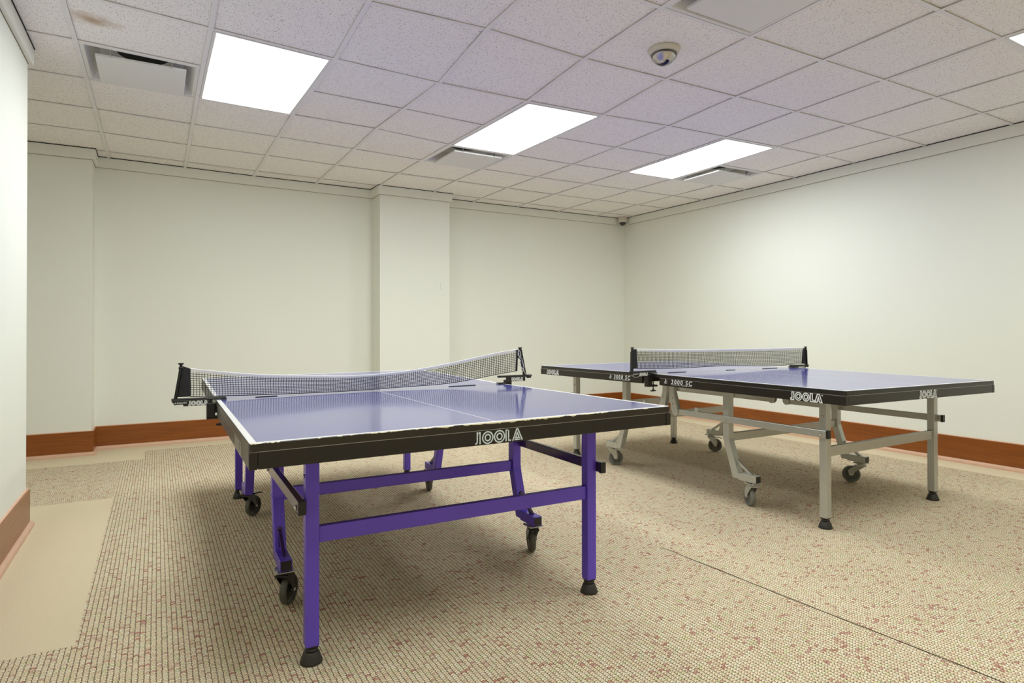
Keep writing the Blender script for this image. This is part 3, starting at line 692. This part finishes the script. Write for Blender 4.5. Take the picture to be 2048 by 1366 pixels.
# ------------------------------------------------------------------ nets
def build_net(label, loc, rz, top, bot, uL, uR, pL, pR, armz, clampz, dzt, loose, tname):
    """top/bot: functions of u; pL/pR: post ((u,z) base, (u,z) tip)"""
    rt = thing('table_tennis_net', label, 'net', loc, rz, 'table tennis nets')
    sway = lambda u, f: .004*math.sin(u*9+f*3)+(0.006*math.sin(u*3.1)*(1-f))
    P = lambda u, f: (u, sway(u, f), bot(u)+(top(u)-bot(u))*f)
    nb = MB(); n = int((uR-uL)/.0118); rows = 11; ft = .90
    for i in range(n+1):
        u = uL+(uR-uL)*i/n; nb.tube([P(u+.0015*math.sin(k*1.3+i*.05), ft*k/4) for k in range(5)], .00150, 4)
    for j in range(rows+1):
        f = ft*j/rows; nb.tube([P(uL+(uR-uL)*i/48, f) for i in range(49)], .00135 if j else .0021, 4)
    nb.obj('netting', MCORD, rt)
    tp = MB(); N = 48
    for s in (1,):
        V = []
        for i in range(N+1):
            u = uL-.006+(uR-uL+.012)*i/N; a = Vector(P(u, 1)); b = Vector(P(u, ft-.005)); V.append([tp.bm.verts.new(p) for p in (a+Vector((0, -.0025, 0)), a+Vector((0, 0, .002)), a+Vector((0, .0025, 0)), b+Vector((0, .0020, 0)), b+Vector((0, -.0020, 0)))])
        for A, B in zip(V, V[1:]):
            for k in range(5): tp.bm.faces.new((A[k], A[(k+1) % 5], B[(k+1) % 5], B[k]))
        tp.bm.faces.new(V[0]); tp.bm.faces.new(V[-1][::-1])
    bmesh.ops.recalc_face_normals(tp.bm, faces=tp.bm.faces); tp.obj('top_tape', MTAPE, rt)
    for s, (b_, t_), ue in ((-1, pL, uL), (1, pR, uR)):
        post = MB(); pw = .020 if loose and s > 0 else .012; post.bar((b_[0], 0, b_[1]), (t_[0], 0, t_[1]-.012), .012, pw, up=(0, 1, 0), bev=.002).bar((b_[0]+s*.004, 0, b_[1]), (t_[0]+s*.004, 0, t_[1]-.03), .008, .018, up=(0, 1, 0), bev=.001)
        post.lathe([(.010, -.006), (.010, 0), (.006, .003), (.006, .012), (.012, .014), (.012, .020), (.0, .021)], (t_[0], 0, t_[1]-.018), 12)
        po = post.obj('post', MPLAS, rt)
        # sleeve that the net is laced to
        sl = MB(); e0 = Vector(P(ue, .0)); e1 = Vector(P(ue, 1)); q0 = Vector((b_[0]-s*.006, 0, max(b_[1], e0.z))); q1 = Vector((t_[0]-s*.006, 0, t_[1]-.012))
        a = [e0+(q0-e0)*.0, q0, q1, e1]
        if not loose or s < 0:
            v0 = [sl.bm.verts.new(p+Vector((0, -.003, 0))) for p in a]; v1 = [sl.bm.verts.new(p+Vector((0, .003, 0))) for p in a]
            sl.bm.faces.new(v0); sl.bm.faces.new(v1[::-1])
            for i in range(4): sl.bm.faces.new((v0[i], v1[i], v1[(i+1) % 4], v0[(i+1) % 4]))
            bmesh.ops.recalc_face_normals(sl.bm, faces=sl.bm.faces); sl.obj('side_sleeve', MCORD, rt)
        else:
            sl.bar(e0, e1, .006, .014, up=(0, 1, 0)).bar(e1+Vector((-.012, 0, -.010)), q1, .006, .020, up=(0, 1, 0)).bar(e1+Vector((0, 0, -.03)), q1+Vector((0, 0, -.05)), .006, .016, up=(0, 1, 0)); sl.obj('side_sleeve', MCORD, rt)
            st = MB(); st.tube([e1+Vector((-.005, -.006, .004)), q1+Vector((0, -.012, -.01)), q1+Vector((.004, -.013, -.035)), q1+Vector((-.012, -.012, -.05)), e0*.5+q0*.5+Vector((0, -.01, .06)), e0+Vector((.006, -.010, .04)), q0+Vector((-.012, -.012, .012)), q0+Vector((.006, -.012, -.022))], .0022, 6)
            st.tube([q1+Vector((-.012, -.012, -.004)), q1+Vector((-.014, -.012, -.03)), e0*.4+q0*.6+Vector((0, -.012, .07)), q0+Vector((-.006, -.013, .02)), q0+Vector((-.018, -.012, -.01))], .0022, 6)
            st.obj('lacing_string', MTAPE, rt)
        # arm and clamp
        ua = s*.942; ub = s*.718; z = armz[s]
        sf = lambda u: z
        arm = MB(); x0, x1 = min(ua, ub), max(ua, ub)
        arm.box(x0, x1, -.011, .011, z-.006, z+.006, .003)
        y0_, y1_ = (s*.775, s*.895); y0_, y1_ = min(y0_, y1_), max(y0_, y1_)
        arm.box(y0_, y1_, -.014, .010, z-.030, z-.002, .003)
        arm.lathe([(.013, -.010), (.015, -.006), (.015, .006), (.010, .010)], (s*.925, 0, z-.004), 16)
        ao = arm.obj('clamp_arm', MPLAS, rt)
        lt = MB(); 
        word_joola(lt, ((y0_+.022) if s < 0 else y0_+.024, -.0142, z-.0265), (1, 0, 0), (0, 0, 1), (0, -1, 0), .078, .0185, 'new', .17, True)
        if s < 0: text_mesh(lt, 'AVANTI', (y0_-.040+.004, -.0142, z-.0185), (1, 0, 0), (0, 0, 1), (0, -1, 0), .0085, .050, .2)
        if s < 0: MB().box(y0_-.038, y0_+.006, -.0138, .009, z-.022, z-.002, .002).obj('name_tab', MPLAS, ao)
        lt.obj('lettering', MINK, ao)
        zt = .760+dzt(s*.7, 0)
        cb_ = MB(); cu0, cu1 = sorted((s*.7640, s*.800))
        cb_.box(cu0+(0 if s > 0 else 0), cu1, -.02, .02, zt-.085, z-.02, .003)
        du0, du1 = sorted((s*.715, s*.800))
        cb_.box(du0, du1, -.02, .02, zt-.088, zt-.076, .002); cb_.box(du0, du1, -.018, .018, zt+.0015, zt+.008, .002)
        co = cb_.obj('clamp', MPLAS, rt)
        MB().lathe([(.004, zt-.112), (.004, zt-.05), (0, zt-.05)], (s*.738, 0, 0), 10).lathe([(0, zt-.122), (.006, zt-.122), (.010, zt-.114), (.006, zt-.108), (0, zt-.108)], (s*.738, 0, 0), 12).box(s*.738-.022, s*.738+.022, -.006, .006, zt-.121, zt-.113, .002).obj('clamp_screw', MPLAS, rt)
        if s < 0 or loose is False:
            MB().tube([(s*.935, -.004, z-.012), (s*.925, -.012, z-.030), (s*.900, -.014, z-.037), (s*.872, -.012, z-.030), (s*.86, -.008, z-.012)], .0011, 6).obj('cord_end', MTAPE if s < 0 else MCORD, rt)
    return rt
def interp(tab):
    def f(u):
        if u <= tab[0][0]: return tab[0][1]
        for i in range(len(tab)-1):
            a, b = tab[i], tab[i+1]
            if u <= b[0]:
                t = (u-a[0])/(b[0]-a[0]); p = tab[max(i-1, 0)]; q = tab[min(i+2, len(tab)-1)]
                m0 = (b[1]-p[1])/(b[0]-p[0])*(b[0]-a[0]); m1 = (q[1]-a[1])/(q[0]-a[0])*(b[0]-a[0])
                return (2*t**3-3*t*t+1)*a[1]+(t**3-2*t*t+t)*m0+(-2*t**3+3*t*t)*b[1]+(t**3-t*t)*m1
        return tab[-1][1]
    return f
build_net('sagging black net with white tape across the purple-legged table', (.9983, 3.1825, 0), TH1,
    interp([(-.88, .895), (-.614, .860), (-.385, .845), (-.138, .833), (.129, .845), (.418, .883), (.732, .938), (.852, .953)]),
    interp([(-.88, .767), (-.613, .760), (-.385, .757), (-.138, .757), (.129, .762), (.418, .772), (.732, .812), (.852, .826)]),
    -.865, .845, ((-.925, .755), (-.904, .918)), ((.898, .798), (.866, .962)), {-1: .754, 1: .796}, None, dA, True, 'A')
build_net('taut black net with white tape across the grey-legged table', (3.6664, 3.2014, 0), TH2,
    interp([(-.90, .938), (-.534, .927), (-.032, .921), (.45, .919), (.90, .918)]),
    interp([(-.90, .808), (-.535, .799), (-.033, .800), (.531, .783), (.90, .789)]),
    -.882, .872, ((-.925, .790), (-.922, .948)), ((.918, .775), (.912, .926)), {-1: .786, 1: .776}, None, dB, False, 'B')
